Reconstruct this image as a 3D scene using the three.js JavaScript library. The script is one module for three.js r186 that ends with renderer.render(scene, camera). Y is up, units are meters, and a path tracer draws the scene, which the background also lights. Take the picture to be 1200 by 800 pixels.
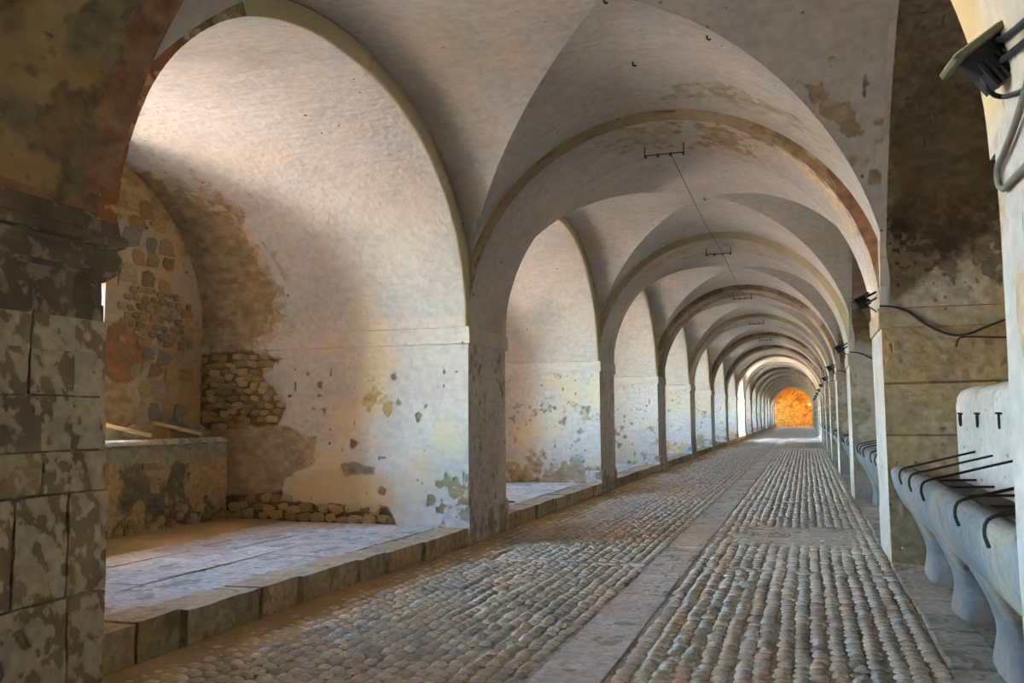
import * as THREE from 'three';
import { Sky } from 'three/addons/objects/Sky.js';
import { RoundedBoxGeometry } from 'three/addons/geometries/RoundedBoxGeometry.js';
import { mergeGeometries } from 'three/addons/utils/BufferGeometryUtils.js';

// ------------------------------------------------------------------ camera, sky, sun, exposure
// Metres, y up. The corridor runs along -z; s = -z is the distance along it from the camera.
const scene = new THREE.Scene();
const camera = new THREE.PerspectiveCamera(2 * Math.atan(400 / 1021.7) * 180 / Math.PI, 1.5, 0.05, 400);
camera.position.set(0, 1.6, 0);
camera.rotation.order = 'YXZ';
camera.rotation.set(0.0868, 0.32383, -0.0074);

const renderer = new THREE.WebGLRenderer({ antialias: true });
renderer.toneMapping = THREE.LinearToneMapping;
renderer.toneMappingExposure = 15.5;
renderer.shadowMap.enabled = true;

const sunDir = new THREE.Vector3(-0.3, 0.8, 0.75).normalize();
const sky = new Sky();
sky.scale.setScalar(1000);
sky.material.uniforms.turbidity.value = 3;
sky.material.uniforms.rayleigh.value = 2.2;
sky.material.uniforms.mieCoefficient.value = 0.004;
sky.material.uniforms.mieDirectionalG.value = 0.7;
sky.material.uniforms.sunPosition.value.copy(sunDir);
sky.name = 'sky';
scene.backgroundIntensity = 2.0;
scene.add(sky);
const sun = new THREE.DirectionalLight(0xffe2c8, 26.0);
sun.position.copy(sunDir).multiplyScalar(120).add(new THREE.Vector3(-10, 0, -60));
sun.target.position.set(-10, 0, -60);
sun.castShadow = true;
Object.assign(sun.shadow.camera, { left: -90, right: 90, top: 60, bottom: -60, near: 1, far: 260 });
sun.shadow.mapSize.set(2048, 2048);
scene.add(sun, sun.target);

// ------------------------------------------------------------------ measures
const XL = -4.03, XR = 0.81, XC = (XL + XR) / 2;      // corridor faces of the piers
const XB = -8.07, XO = -11.0;                         // back wall of the bays, its outer face
const XW = 2.4;                                       // right-hand wall behind the mangers
const PITCH = 7.427, PIER = 1.43;
const near = (k) => 10.26 + PITCH * (k - 1), far = (k) => near(k) + PIER;
const bayMid = (k) => (far(k) + near(k + 1)) / 2, HALF = (PITCH - PIER) / 2;
const SPRING = 2.72, RIB = (XR - XL) / 2, WEB = RIB + 0.13;
const LAST = 16, END = near(LAST + 1);                // the far wall
const START = far(-1) - 1.43;                         // the wall behind the camera
const TOP = 5.75, PLAT = 0.24, DOOR = 7;              // underside of the roof, platform height, bay with the open gate

// ------------------------------------------------------------------ random numbers and noise
let seedState = 7;
function rnd() { seedState = (seedState * 1664525 + 1013904223) >>> 0; return seedState / 4294967296; }
function reseed(n) { seedState = (n * 2654435761) >>> 0; rnd(); rnd(); }
const rr = (a, b) => a + (b - a) * rnd();
const TABLE = new Float32Array(65536);
reseed(3); for (let i = 0; i < 65536; i++) TABLE[i] = rnd();
function noise(x, y, p = 256) {
  const xf = Math.floor(x), yf = Math.floor(y);
  let fx = x - xf, fy = y - yf; fx = fx * fx * (3 - 2 * fx); fy = fy * fy * (3 - 2 * fy);
  const x0 = ((xf % p) + p) % p, y0 = ((yf % p) + p) % p, x1 = (x0 + 1) % p, y1 = (y0 + 1) % p;
  const a = TABLE[(y0 & 255) * 256 + (x0 & 255)], b = TABLE[(y0 & 255) * 256 + (x1 & 255)], c = TABLE[(y1 & 255) * 256 + (x0 & 255)], d = TABLE[(y1 & 255) * 256 + (x1 & 255)];
  return a + (b - a) * fx + (c - a) * fy + (a - b - c + d) * fx * fy;
}
function fbm(x, y, oct = 4, p = 256) {
  let s = 0, a = 0.5, t = 0;
  for (let i = 0; i < oct; i++) { s += a * noise(x + i * 17, y + i * 31, p); t += a; a *= 0.5; x *= 2; y *= 2; p = Math.min(p * 2, 256); }
  return s / t;
}
const clamp = (v, a = 0, b = 1) => Math.min(b, Math.max(a, v));
const step = (a, b, v) => { const t = clamp((v - a) / (b - a)); return t * t * (3 - 2 * t); };
const blend = (c, d, t) => { c[0] += (d[0] - c[0]) * t; c[1] += (d[1] - c[1]) * t; c[2] += (d[2] - c[2]) * t; };

// ------------------------------------------------------------------ procedural textures (uv in metres)
// look(u, v, c) writes an sRGB colour (0..255) into c and returns a height 0..1
function surface(wide, high, ppm, look, { bump = 0.01, rough = 0.95, u0 = 0, v0 = 0 } = {}) {
  const w = Math.round(wide * ppm), h = Math.round(high * ppm), col = new Uint8Array(w * h * 4), hei = new Uint8Array(w * h * 4), c = [0, 0, 0];
  for (let j = 0; j < h; j++) for (let i = 0; i < w; i++) {
    const k = look(u0 + (i + 0.5) / w * wide, v0 + (j + 0.5) / h * high, c), o = (j * w + i) * 4, b = clamp(k) * 255;
    col[o] = clamp(c[0], 0, 255); col[o + 1] = clamp(c[1], 0, 255); col[o + 2] = clamp(c[2], 0, 255); col[o + 3] = 255;
    hei[o] = hei[o + 1] = hei[o + 2] = b; hei[o + 3] = 255;
  }
  const make = (d) => {
    const t = new THREE.DataTexture(d, w, h); t.wrapS = t.wrapT = THREE.RepeatWrapping; t.magFilter = THREE.LinearFilter; t.minFilter = THREE.LinearMipmapLinearFilter; t.generateMipmaps = true;
    t.repeat.set(1 / wide, 1 / high); t.offset.set(-u0 / wide, -v0 / high); t.needsUpdate = true; return t;
  };
  const map = make(col); map.colorSpace = THREE.SRGBColorSpace;
  return new THREE.MeshStandardMaterial({ map, bumpMap: make(hei), bumpScale: bump, roughness: rough, side: THREE.DoubleSide });
}
const tone = (c, a, b) => { const k = rr(a, b); return c.map((q) => q * k); };
function tinted(m, r, g, b) { const n = m.clone(); n.color.setRGB(r, g, b); return n; }

// Signed distance to a polygon of [u, v] points, positive inside.
function inside(poly) {
  let a = Infinity, b = Infinity, c = -Infinity, d = -Infinity;
  for (const [x, y] of poly) { a = Math.min(a, x); b = Math.min(b, y); c = Math.max(c, x); d = Math.max(d, y); }
  return (u, v) => {
    if (u < a - 0.4 || u > c + 0.4 || v < b - 0.4 || v > d + 0.4) return -1;
    let hit = false, m = Infinity;
    for (let i = 0, j = poly.length - 1; i < poly.length; j = i++) {
      const [x1, y1] = poly[i], [x2, y2] = poly[j];
      if ((y1 > v) !== (y2 > v) && u < (x2 - x1) * (v - y1) / (y2 - y1) + x1) hit = !hit;
      const dx = x2 - x1, dy = y2 - y1, t = clamp(((u - x1) * dx + (v - y1) * dy) / (dx * dx + dy * dy)), ex = u - x1 - t * dx, ey = v - y1 - t * dy;
      m = Math.min(m, ex * ex + ey * ey);
    }
    return hit ? Math.sqrt(m) : -Math.sqrt(m);
  };
}
const ragged = (u, v, amp) => (fbm(u * 3.1 + 5, v * 3.1, 4) - 0.5) * amp * 2 + (noise(u * 31, v * 31) - 0.5) * amp * 0.35;

// Limewashed plaster: trowel drift, mottling, pits, hairlines. o: base, warm (yellow stain share), pits, p (lattice period of a 4 m tile or 256)
const DARK = [88, 76, 60], OCHRE = [196, 158, 96], BRICK = [150, 86, 56];
function plaster(u, v, c, o = {}) {
  const p = o.p || 256, base = o.base, f = 1;
  const big = fbm(u * f + (o.seed || 0), v * f, 4, p === 256 ? 256 : 4), fine = fbm(u * 16, v * 16, 3, p === 256 ? 256 : 64), stroke = noise(u * 6 + v * 2, v * 22, p === 256 ? 256 : 88);
  const k = 0.91 + 0.15 * (big - 0.5) + 0.12 * (fine - 0.5) + 0.04 * (stroke - 0.5);
  c[0] = base[0] * k * 0.93; c[1] = base[1] * k * 0.897; c[2] = base[2] * k * 0.89;
  const warm = step(0.52, 0.75, fbm(u * 1.5 + 40 + (o.seed || 0), v * 1.5 + 9, 4, p === 256 ? 256 : 6)) * (o.warm ?? 0.3);
  c[0] += (base[0] * 0.93 - c[0]) * warm; c[1] += (base[1] * 0.83 - c[1]) * warm; c[2] += (base[2] * 0.66 - c[2]) * warm;
  let h = 0.6 + 0.25 * (fine - 0.5) + 0.3 * (big - 0.5) + 0.12 * (stroke - 0.5);
  const pit = noise(u * 11 + 3, v * 11 + 7, p === 256 ? 256 : 44), deep = step(0.985 - 0.07 * (o.pits ?? 0.3), 1.0, pit + 0.06 * (fine - 0.5));
  if (deep > 0) { blend(c, DARK, deep * 0.75); h -= deep * 0.35; }
  return h;
}
// Lost plaster: shows the undercoat or the stone behind it with a broken edge
function lost(c, d, col, u, v, strong = 1) {
  const t = step(-0.015, 0.03, d) * strong;
  if (t <= 0) return 0;
  const g = fbm(u * 9 + 60, v * 13, 4), q = 0.72 + 0.56 * g, e = [col[0] * q, col[1] * q, col[2] * q];
  blend(c, e, t);
  return t * (0.22 + 0.35 * (0.5 - g));
}
const tile = 4;
const M = {};
M.vault = surface(tile, tile, 200, (u, v, c) => plaster(u, v, c, { p: 4, base: [214, 206, 190], warm: 0.22, pits: 0.15 }), { bump: 0.025 });
M.wall = surface(tile, tile, 200, (u, v, c) => plaster(u, v, c, { p: 4, base: [226, 216, 200], warm: 0.4, pits: 0.6 }), { bump: 0.03 });
M.pier = surface(1.43 * 1.4, 2.8, 200, (u, v, c) => {
  let h = plaster(u, v, c, { base: [216, 203, 188], warm: 0.3, pits: 0.6, seed: 11 });
  const d = 0.6 * fbm(u * 5 + 70, v * 4, 5) + 0.4 * fbm(u * 14, v * 11, 3) - 0.46 - 0.16 * step(0.2, 1.0, v);
  h -= lost(c, d * 0.5, [140, 122, 94], u, v, 0.85);
  h += 0.5 * (fbm(u * 22, v * 22, 2) - 0.5); const g = 0.9 + 0.2 * fbm(u * 18, v * 18, 3); c[0] *= g; c[1] *= g; c[2] *= g;
  return h;
}, { bump: 0.014 });
// walls of the bays beyond the first: pitted plaster, losses gathered at the foot
M.bay = [21, 58, 97].map((seed, n) => surface(4.1, 5.6, 130, (u, v, c) => {
  let h = plaster(u + seed, v, c, { base: [224, 214, 198], warm: 0.55, pits: 1 });
  const d = 0.7 * fbm(u * 2.4 + seed, v * 2.4 + 3, 5) + 0.3 * fbm(u * 11, v * 11 + seed, 3) - 0.53 - 0.16 * step(0.3, 1.2, v) + (n === 1 ? 0.12 * step(-5.6, -6.6, u) : 0);
  h -= lost(c, d * 0.6, n === 1 ? OCHRE : [150, 126, 92], u, v, 0.8);
  const e = fbm(u * 5 + seed, v * 5, 3) - 0.70 - 0.1 * step(1.2, 2.6, v);
  h -= lost(c, e * 0.4, [112, 100, 82], u, v, 0.7);
  return h;
}, { bump: 0.032, u0: -8.1 }));

// the wall of the first pier, as the picture shows it: u = x, v = length along the profile from the floor
const P = {
  brownUp: inside([[-8.3, 5.9], [-7.91, 5.53], [-7.61, 5.23], [-7.23, 5.02], [-6.85, 4.55], [-6.9, 4.16], [-6.72, 3.71], [-6.65, 3.41], [-6.77, 2.83], [-7.11, 2.4], [-8.3, 2.4]]),
  rubUp: inside([[-8.3, 2.56], [-7.18, 2.53], [-6.76, 2.42], [-7.03, 2.2], [-6.86, 2.02], [-6.68, 1.73], [-6.81, 1.52], [-8.3, 1.44]]),
  brownLow: inside([[-8.3, 1.5], [-6.75, 1.52], [-6.19, 1.38], [-6.24, 1.04], [-6.67, 0.81], [-6.73, 0.56], [-7.6, 0.5], [-8.3, 0.5]]),
  base: inside([[-8.3, 0.56], [-7.61, 0.52], [-6.73, 0.64], [-6.53, 0.5], [-5.82, 0.47], [-5.14, 0.42], [-5.02, 0.2], [-8.3, 0.2]]),
  grey: inside([[-5.83, 0.99], [-5.64, 1.05], [-5.33, 0.96], [-5.35, 0.87], [-5.76, 0.84]]),
  blotch: inside([[-5.52, 1.94], [-5.33, 2.08], [-5.06, 1.99], [-4.99, 1.71], [-5.21, 1.6], [-5.46, 1.71]]),
  ochre: inside([[-6.74, 0.81], [-6.21, 1.04], [-5.08, 0.89], [-5.02, 0.4], [-6.53, 0.45]]),
  corner: inside([[-4.54, 0.63], [-4.0, 0.9], [-4.0, 0.4], [-4.37, 0.4], [-4.54, 0.52]]),
};
const pitsOne = [[-5.06, 2.14, 0.05], [-4.72, 1.61, 0.06], [-5.64, 1.27, 0.07], [-6.16, 2.04, 0.05], [-5.23, 0.67, 0.06], [-4.62, 1.75, 0.03], [-5.0, 1.8, 0.04], [-6.35, 2.2, 0.03]];
M.wallOne = surface(4.1, 7.1, 170, (u, v, c) => {
  const up = step(2.4, 3.4, v);
  let h = plaster(u, v, c, { base: up > 0.5 ? [216, 209, 195] : [224, 212, 194], warm: 0.6 - 0.45 * up, pits: 0.9 - 0.9 * up });
  const r = ragged(u, v, 0.10);
  const oc = P.ochre(u, v) + ragged(u + 9, v, 0.22); if (oc > -0.1) { const t = step(-0.08, 0.12, oc) * 0.7; blend(c, [188, 158, 110], t); }
  const bu = P.brownUp(u, v) - 0.06 + ragged(u, v, 0.22); h -= lost(c, bu, [178, 152, 118], u, v, 0.75); h -= lost(c, bu - 0.1 + 0.5 * (fbm(u * 5, v * 5, 4) - 0.5), [150, 120, 82], u, v, 0.7) * 0.4;
  const fray = P.brownUp(u, v); if (fray < 0 && fray > -0.3) h -= lost(c, (fbm(u * 4, v * 4 + 8, 4) - 0.62 + fray * 0.5) * 0.4, [168, 150, 122], u, v, 0.7);
  h -= lost(c, P.brownLow(u, v) + r * 0.8, [156, 128, 92], u, v, 0.85);
  h -= lost(c, P.rubUp(u, v) + r * 0.7, [120, 92, 54], u, v, 1) * 1.5;
  h -= lost(c, P.base(u, v) + r * 0.8, [112, 86, 50], u, v, 1) * 1.5;
  h -= lost(c, P.grey(u, v) + r * 0.4, [128, 114, 92], u, v, 0.9);
  h -= lost(c, P.blotch(u, v) * 0.5 - 0.05 + (fbm(u * 7, v * 7, 3) - 0.5) * 0.35, [168, 134, 76], u, v, 0.85);
  h -= lost(c, P.corner(u, v) * 0.4 - 0.02 + (fbm(u * 9 + 3, v * 9, 3) - 0.5) * 0.4, [132, 112, 72], u, v, 0.9);
  for (const [x, y, q] of pitsOne) { const d = q * (0.8 + 0.8 * (noise(u * 25, v * 25) - 0.3)) - Math.hypot((u - x) * 1.2, v - y); if (d > -0.02) { const t = step(-0.015, 0.03, d); blend(c, [104, 82, 54], t * 0.8); h -= t * 0.3; } }
  return h;
}, { bump: 0.04, u0: -8.1 });

// back wall of the first bay: earth-brown render over rubble, u = s, v = y
M.backOne = surface(6.2, 5.6, 130, (u, v, c) => {
  let h = plaster(u, v, c, { base: [228, 208, 172], warm: 0.7, pits: 1 });
  const d = fbm(u * 2.2 + 4, v * 1.8, 5) - 0.46;
  h -= lost(c, d * 0.6, [186, 150, 102], u, v, 0.85);
  const rd = inside2(u, v); h -= lost(c, rd + ragged(u, v, 0.1), [166, 104, 60], u, v, 0.8);
  const right = step(9.45, 9.9, u + 0.25 * (fbm(u * 3, v * 2, 3) - 0.5)) * step(2.9, 2.4, v); blend(c, [178, 140, 92], right * 0.8);
  return h;
}, { bump: 0.05, u0: 4.2 });
function inside2(u, v) { return 0.42 - Math.hypot((u - 8.75) / 1.1, (v - 2.45) / 0.9); }

// sooty, stained masonry over the nearest pier, u = s, v = y
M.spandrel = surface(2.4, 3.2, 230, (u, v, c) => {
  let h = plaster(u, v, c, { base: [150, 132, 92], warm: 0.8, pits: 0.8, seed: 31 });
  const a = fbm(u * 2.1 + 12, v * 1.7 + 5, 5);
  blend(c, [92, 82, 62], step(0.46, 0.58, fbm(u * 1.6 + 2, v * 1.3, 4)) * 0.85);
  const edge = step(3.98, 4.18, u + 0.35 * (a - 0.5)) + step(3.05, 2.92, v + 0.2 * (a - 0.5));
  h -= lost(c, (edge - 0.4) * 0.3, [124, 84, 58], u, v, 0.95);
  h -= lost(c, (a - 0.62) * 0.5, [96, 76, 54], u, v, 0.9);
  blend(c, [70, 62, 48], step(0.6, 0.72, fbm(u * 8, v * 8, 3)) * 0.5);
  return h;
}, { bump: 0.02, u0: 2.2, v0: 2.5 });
// ashlar with flaking whitewash
function washed(seed, share, stone, wash) {
  return surface(2, 2, 230, (u, v, c) => {
    const g = fbm(u * 3 + seed, v * 3, 5), f = fbm(u * 20, v * 20 + seed, 3);
    const k = 0.7 + 0.6 * g * (0.8 + 0.4 * f);
    c[0] = stone[0] * k; c[1] = stone[1] * k; c[2] = stone[2] * k;
    const n = 0.4 * fbm(u * 3.5 + seed * 3, v * 2.6 + seed, 4) + 0.6 * fbm(u * 15 + v * 6 + seed, v * 9, 4), t = step(0.55 - share * 0.22, 0.62 - share * 0.22, n + 0.35 * (f - 0.5));
    blend(c, [wash[0] * (0.85 + 0.3 * f), wash[1] * (0.85 + 0.3 * f), wash[2] * (0.85 + 0.3 * f)], t * 0.7);
    return 0.3 + 0.4 * (f - 0.5) + 0.5 * (g - 0.5) + 0.2 * t;
  }, { bump: 0.014 });
}
M.ashlar = [washed(5, 0.2, [136, 114, 84], [200, 180, 154]), washed(9, 0.5, [132, 112, 84], [200, 180, 154]), washed(14, 0.3, [142, 118, 84], [194, 172, 144])];
M.frieze = washed(23, -0.1, [112, 96, 74], [158, 140, 114]);
// plain worn limestone: grain, faint veins and scattered chips
function hewnStone(seed, base, dust) {
  return surface(2, 2, 200, (u, v, c) => {
    const g = fbm(u * 2 + seed, v * 2, 5), f = fbm(u * 24, v * 24 + seed, 3), k = 0.86 + 0.22 * (g - 0.5) + 0.34 * (f - 0.5);
    c[0] = base[0] * k; c[1] = base[1] * k; c[2] = base[2] * k;
    blend(c, dust, step(0.5, 0.68, fbm(u * 1.7 + seed * 2, v * 1.7, 4)) * 0.35);
    const chip = step(0.66, 0.74, fbm(u * 7 + seed, v * 5, 3)); blend(c, [base[0] * 0.62, base[1] * 0.58, base[2] * 0.52], chip * 0.6);
    return 0.5 + 0.5 * (f - 0.5) + 0.4 * (g - 0.5) - 0.3 * chip;
  }, { bump: 0.02 });
}
M.kerb = hewnStone(31, [186, 164, 130], [170, 138, 92]);
M.flag = hewnStone(37, [204, 194, 182], [184, 168, 146]);
M.slab = hewnStone(43, [208, 194, 178], [190, 168, 138]);
// face of the first right-hand pier: grey render, blown and flaking, u = x, v = y
M.rightOne = surface(1.7, 6.2, 170, (u, v, c) => {
  const low = step(2.6, 2.5, v);
  let h = plaster(u, v, c, { base: low > 0.5 ? [186, 160, 122] : [192, 176, 150], warm: 0.4, pits: 1, seed: 77 });
  const f = fbm(u * 14, v * 14, 3); const k = 0.8 + 0.4 * f; c[0] *= k; c[1] *= k; c[2] *= k; h += 0.5 * (f - 0.5) * (0.4 + 0.6 * low);
  const d = fbm(u * 1.6 + 3, v * 1.2 + 2, 5) - 0.5;
  if (v > 2.75) {
    h -= lost(c, 0.25 - Math.hypot((u - 1.55) / 1.4, (v - 3.6) / 1.4) * 0.55 + d * 0.6, [118, 96, 72], u, v, 0.75);
    h -= lost(c, 0.12 - Math.hypot((u - 1.7) / 1.6, (v - 3.5)) * 0.4 + (fbm(u * 13, v * 13, 4) - 0.5) * 0.6, [106, 86, 66], u, v, 0.75);
    h -= lost(c, 0.2 - Math.hypot((u - 1.4) / 1.2, (v - 4.7) / 1.3) * 0.5 + d * 0.7, [136, 118, 92], u, v, 0.7);
  } else {
    const j = Math.min(Math.abs(v - 1.94), Math.abs(v - 1.38)); h -= step(0.012, 0.004, j) * 0.4; blend(c, [84, 70, 50], step(0.012, 0.004, j) * 0.6);
    blend(c, [186, 146, 78], step(0.5, 0.62, fbm(u * 4, v * 3 + 6, 4)) * 0.25);
  }
  return h;
}, { bump: 0.045, u0: 0.75 });
M.rightPier = surface(1.8, 5.8, 110, (u, v, c) => {
  let h = plaster(u, v, c, { base: [200, 188, 170], warm: 0.4, pits: 1, seed: 83 });
  const d = fbm(u * 2 + 30, v * 1.5 + 2, 5) - 0.52 - 0.1 * step(1.2, 2.6, v);
  h -= lost(c, d * 0.6, [146, 126, 98], u, v, 0.8); return h;
}, { bump: 0.035, u0: 0.75 });
M.rightWhite = surface(2, 3, 150, (u, v, c) => { let h = plaster(u, v, c, { base: [214, 206, 194], warm: 0.5, pits: 0.8, seed: 61 }); h -= lost(c, (fbm(u * 3, v * 2, 4) - 0.66) * 0.5, [170, 140, 104], u, v, 0.8); return h; }, { bump: 0.014 });
// the first rib: u = s, v = arc length; damp, spalled patches towards the right
const ribFlake = inside([[0.30, 3.0], [-0.1, 3.45], [-0.1, 4.13], [1.2, 4.05], [0.95, 3.25]]), ribBrown = inside([[0.1, 4.1], [0.1, 4.55], [0.22, 5.15], [1.0, 4.85], [1.35, 4.0]]), ribOchre = inside([[-0.2, 5.0], [0.5, 5.1], [0.55, 6.2], [0.5, 7.4], [-0.2, 7.4]]);
M.ribOne = surface(1.9, 7.8, 170, (u, v, c) => {
  let h = plaster(u, v, c, { base: [210, 198, 182], warm: 0.3, pits: 0.5, seed: 19 });
  const m = fbm(u * 4 + 9, v * 5, 5) - 0.5, n = fbm(u * 9 + 2, v * 9, 4) - 0.5;
  h -= lost(c, ribFlake(u, v) * 0.4 - 0.06 + m * 0.75 + n * 0.3, [168, 148, 124], u, v, 0.8);
  h -= lost(c, ribBrown(u, v) * 0.5 - 0.03 + m * 0.6 + n * 0.3, [158, 126, 86], u, v, 0.8);
  h -= lost(c, ribOchre(u, v) * 0.4 - 0.08 + m * 0.6, [206, 166, 104], u, v, 0.6);
  h -= lost(c, 0.04 - u * 0.35 + n * 0.25 - 0.1 * step(5.0, 4.4, v), [138, 100, 64], u, v, 0.85);
  return h;
}, { bump: 0.03 });
M.ribZero = surface(1.9, 7.8, 190, (u, v, c) => {
  let h = plaster(u, v, c, { base: v < 4 ? [192, 164, 110] : [220, 206, 180], warm: 0.8, pits: 0.6, seed: 31 });
  if (v > 4) return h;
  const a = fbm(u * 2.1 + 12, v * 1.7 + 5, 5), b = fbm(u * 1.6 + 2, v * 1.3, 4), f = fbm(u * 9, v * 9, 3);
  h -= lost(c, (b - 0.5 + 0.12 * (a - 0.5)) * 0.8, [128, 112, 84], u, v, 0.85);
  blend(c, [172, 128, 68], step(0.55, 0.68, fbm(u * 3 + 8, v * 2.2, 4)) * 0.5);
  h -= lost(c, (step(1.12, 1.3, u + 0.5 * (a - 0.5)) + step(0.24, 0.06, v + 0.25 * (a - 0.5)) - 0.4) * 0.3, [154, 110, 80], u, v, 0.9);
  h -= lost(c, (a - 0.6) * 0.5, [124, 102, 76], u, v, 0.8);
  blend(c, [86, 76, 58], step(0.6, 0.75, f) * 0.45);
  return h;
}, { bump: 0.02 });
M.ribFace = surface(1, 8.4, 120, (u, v, c) => {
  let h = plaster(u * 3, v, c, { base: [206, 188, 150], warm: 0.8, pits: 0.5, seed: 29 });
  const m = fbm(u * 9 + 9, v * 3, 4) - 0.5, t = step(4.6, 5.2, v + m) * step(7.4, 7.0, v);
  h -= lost(c, t * 0.3 - 0.13 + m * 0.7, [150, 122, 88], u, v, 0.85);
  h -= lost(c, step(5.9, 6.3, v + m) * step(7.2, 6.9, v) * 0.3 - 0.12 + m * 0.3, [142, 96, 68], u, v, 0.85); return h;
}, { bump: 0.02 });
M.rib = surface(2, 8, 110, (u, v, c) => { let h = plaster(u, v, c, { base: [212, 204, 188], warm: 0.5, pits: 0.4, seed: 47 }); h -= lost(c, (fbm(u * 3, v * 2 + 3, 5) - 0.64) * 0.5, [176, 150, 112], u, v, 0.7); return h; }, { bump: 0.014 });
M.ribOld = surface(2, 8, 110, (u, v, c) => { let h = plaster(u, v, c, { base: [196, 184, 162], warm: 0.7, pits: 0.8, seed: 53 }); h -= lost(c, (fbm(u * 3 + 7, v * 2, 5) - 0.47) * 0.5, [140, 112, 78], u, v, 0.85); return h; }, { bump: 0.018 });
M.ribEdge = new THREE.MeshStandardMaterial({ color: 0xc0ad86, roughness: 0.95, side: THREE.DoubleSide });
// vault web over the first bay next to the first rib: stains along the right-hand groin; u = x, v = arc
const webStain = [inside([[-1.5, 0.42], [-1.2, 0.62], [-1.05, 0.34], [-1.35, 0.3]]), inside([[-0.9, 0.85], [-0.56, 0.95], [-0.05, 0.78], [0.05, 0.62], [-0.37, 0.2], [-0.74, 0.5]]), inside([[-0.02, 0.7], [0.12, 0.85], [0.36, 0.72], [0.3, 0.55]])];
M.webOne = surface(5.4, 5.4, 160, (u, v, c) => {
  let h = plaster(u, v, c, { base: [208, 199, 184], warm: 0.2, pits: 0.2, seed: 3 });
  const m = fbm(u * 5, v * 5 + 2, 5) - 0.5, n = fbm(u * 12, v * 12 + 2, 3) - 0.5;
  const d = Math.max(webStain[0](u, v), webStain[1](u, v), webStain[2](u, v));
  h -= lost(c, d * 0.5 - 0.01 + m * 0.45 + n * 0.2, [160, 144, 116], u, v, 0.85);
  return h;
}, { bump: 0.03, u0: -4.3 });
// right-hand web of the first bay, u = x, v = s: flaked along the groin
const cellStain = inside([[0.05, 8.55], [0.3, 8.45], [0.5, 8.8], [0.72, 9.0], [0.82, 9.3], [0.74, 9.6], [0.5, 9.3], [0.22, 9.0]]);
M.cellOne = surface(2.6, 6.4, 130, (u, v, c) => {
  let h = plaster(u, v, c, { base: [206, 198, 182], warm: 0.22, pits: 0.4, seed: 5 });
  h -= lost(c, cellStain(u, v) * 0.6 - 0.03 + (fbm(u * 6, v * 6, 4) - 0.5) * 0.45, [150, 124, 90], u, v, 0.85);
  return h;
}, { bump: 0.03, u0: -1.7, v0: 4.1 });
// manger front, hand-built rubble with grey skim, u = s, v = y
M.mangerOld = surface(6.2, 1.6, 200, (u, v, c) => {
  let h = plaster(u, v, c, { base: [208, 178, 126], warm: 0.5, pits: 1, seed: 91 });
  const n = fbm(u * 2.6, v * 2.6 + 7, 5), f = fbm(u * 18, v * 18, 3);
  blend(c, [160, 148, 120], step(1.0, 1.16, v + 0.25 * (n - 0.5)) * 0.8);
  h -= lost(c, (n - 0.56) * 0.6, [100, 88, 66], u, v, 0.85 * step(1.15, 1.0, v));
  c[0] *= 0.85 + 0.3 * f; c[1] *= 0.85 + 0.3 * f; c[2] *= 0.85 + 0.3 * f;
  return h + 0.4 * (f - 0.5);
}, { bump: 0.05, u0: 4.2 });
M.troughStone = surface(2, 2, 200, (u, v, c) => {
  const g = fbm(u * 2, v * 2, 5, 4), f = fbm(u * 24, v * 24, 3, 48), k = 0.78 + 0.3 * g + 0.16 * (f - 0.5);
  c[0] = 128 * k; c[1] = 124 * k; c[2] = 122 * k; blend(c, [172, 144, 112], step(0.55, 0.7, fbm(u * 1.5 + 8, v * 1.5, 4, 3)) * 0.45);
  return 0.5 + 0.5 * (f - 0.5) + 0.4 * (g - 0.5);
}, { bump: 0.025 });
M.ochreGrain = surface(4, 4, 200, (u, v, c) => {
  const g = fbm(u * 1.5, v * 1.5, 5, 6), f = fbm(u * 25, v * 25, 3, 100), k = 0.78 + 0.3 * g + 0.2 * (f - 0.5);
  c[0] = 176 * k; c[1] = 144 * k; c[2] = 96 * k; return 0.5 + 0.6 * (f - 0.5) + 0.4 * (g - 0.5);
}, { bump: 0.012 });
M.dust = hewnStone(49, [186, 164, 136], [170, 140, 98]);
M.gravel = surface(8, 8, 60, (u, v, c) => { const f = fbm(u * 6, v * 6, 4, 48), k = 0.8 + 0.4 * f; c[0] = 212 * k; c[1] = 194 * k; c[2] = 164 * k; return f; }, { bump: 0.02 });
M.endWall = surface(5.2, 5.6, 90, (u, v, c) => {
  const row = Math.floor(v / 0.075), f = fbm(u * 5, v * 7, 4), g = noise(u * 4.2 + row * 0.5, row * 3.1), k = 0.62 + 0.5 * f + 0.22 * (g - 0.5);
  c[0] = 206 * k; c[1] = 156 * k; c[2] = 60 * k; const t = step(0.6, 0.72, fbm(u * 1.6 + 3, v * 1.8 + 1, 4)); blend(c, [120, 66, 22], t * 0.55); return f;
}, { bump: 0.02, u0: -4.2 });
const flat = (hex, roughness = 0.9, metalness = 0) => new THREE.MeshStandardMaterial({ color: hex, roughness, metalness, side: THREE.DoubleSide });
M.iron = flat(0x3a302a, 0.6, 0.5);
M.black = flat(0x1c1d20, 0.55);
M.cable = flat(0x2a2622, 0.7);
M.glass = new THREE.MeshPhysicalMaterial({ color: 0xb9b8a8, roughness: 0.15, side: THREE.DoubleSide });
M.olive = flat(0x5a5638, 0.6);
M.wood = surface(1, 1, 200, (u, v, c) => { const k = 0.8 + 0.35 * fbm(u * 3, v * 40, 3, 256); c[0] = 206 * k; c[1] = 172 * k; c[2] = 116 * k; return k * 0.5; }, { bump: 0.004 });
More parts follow.
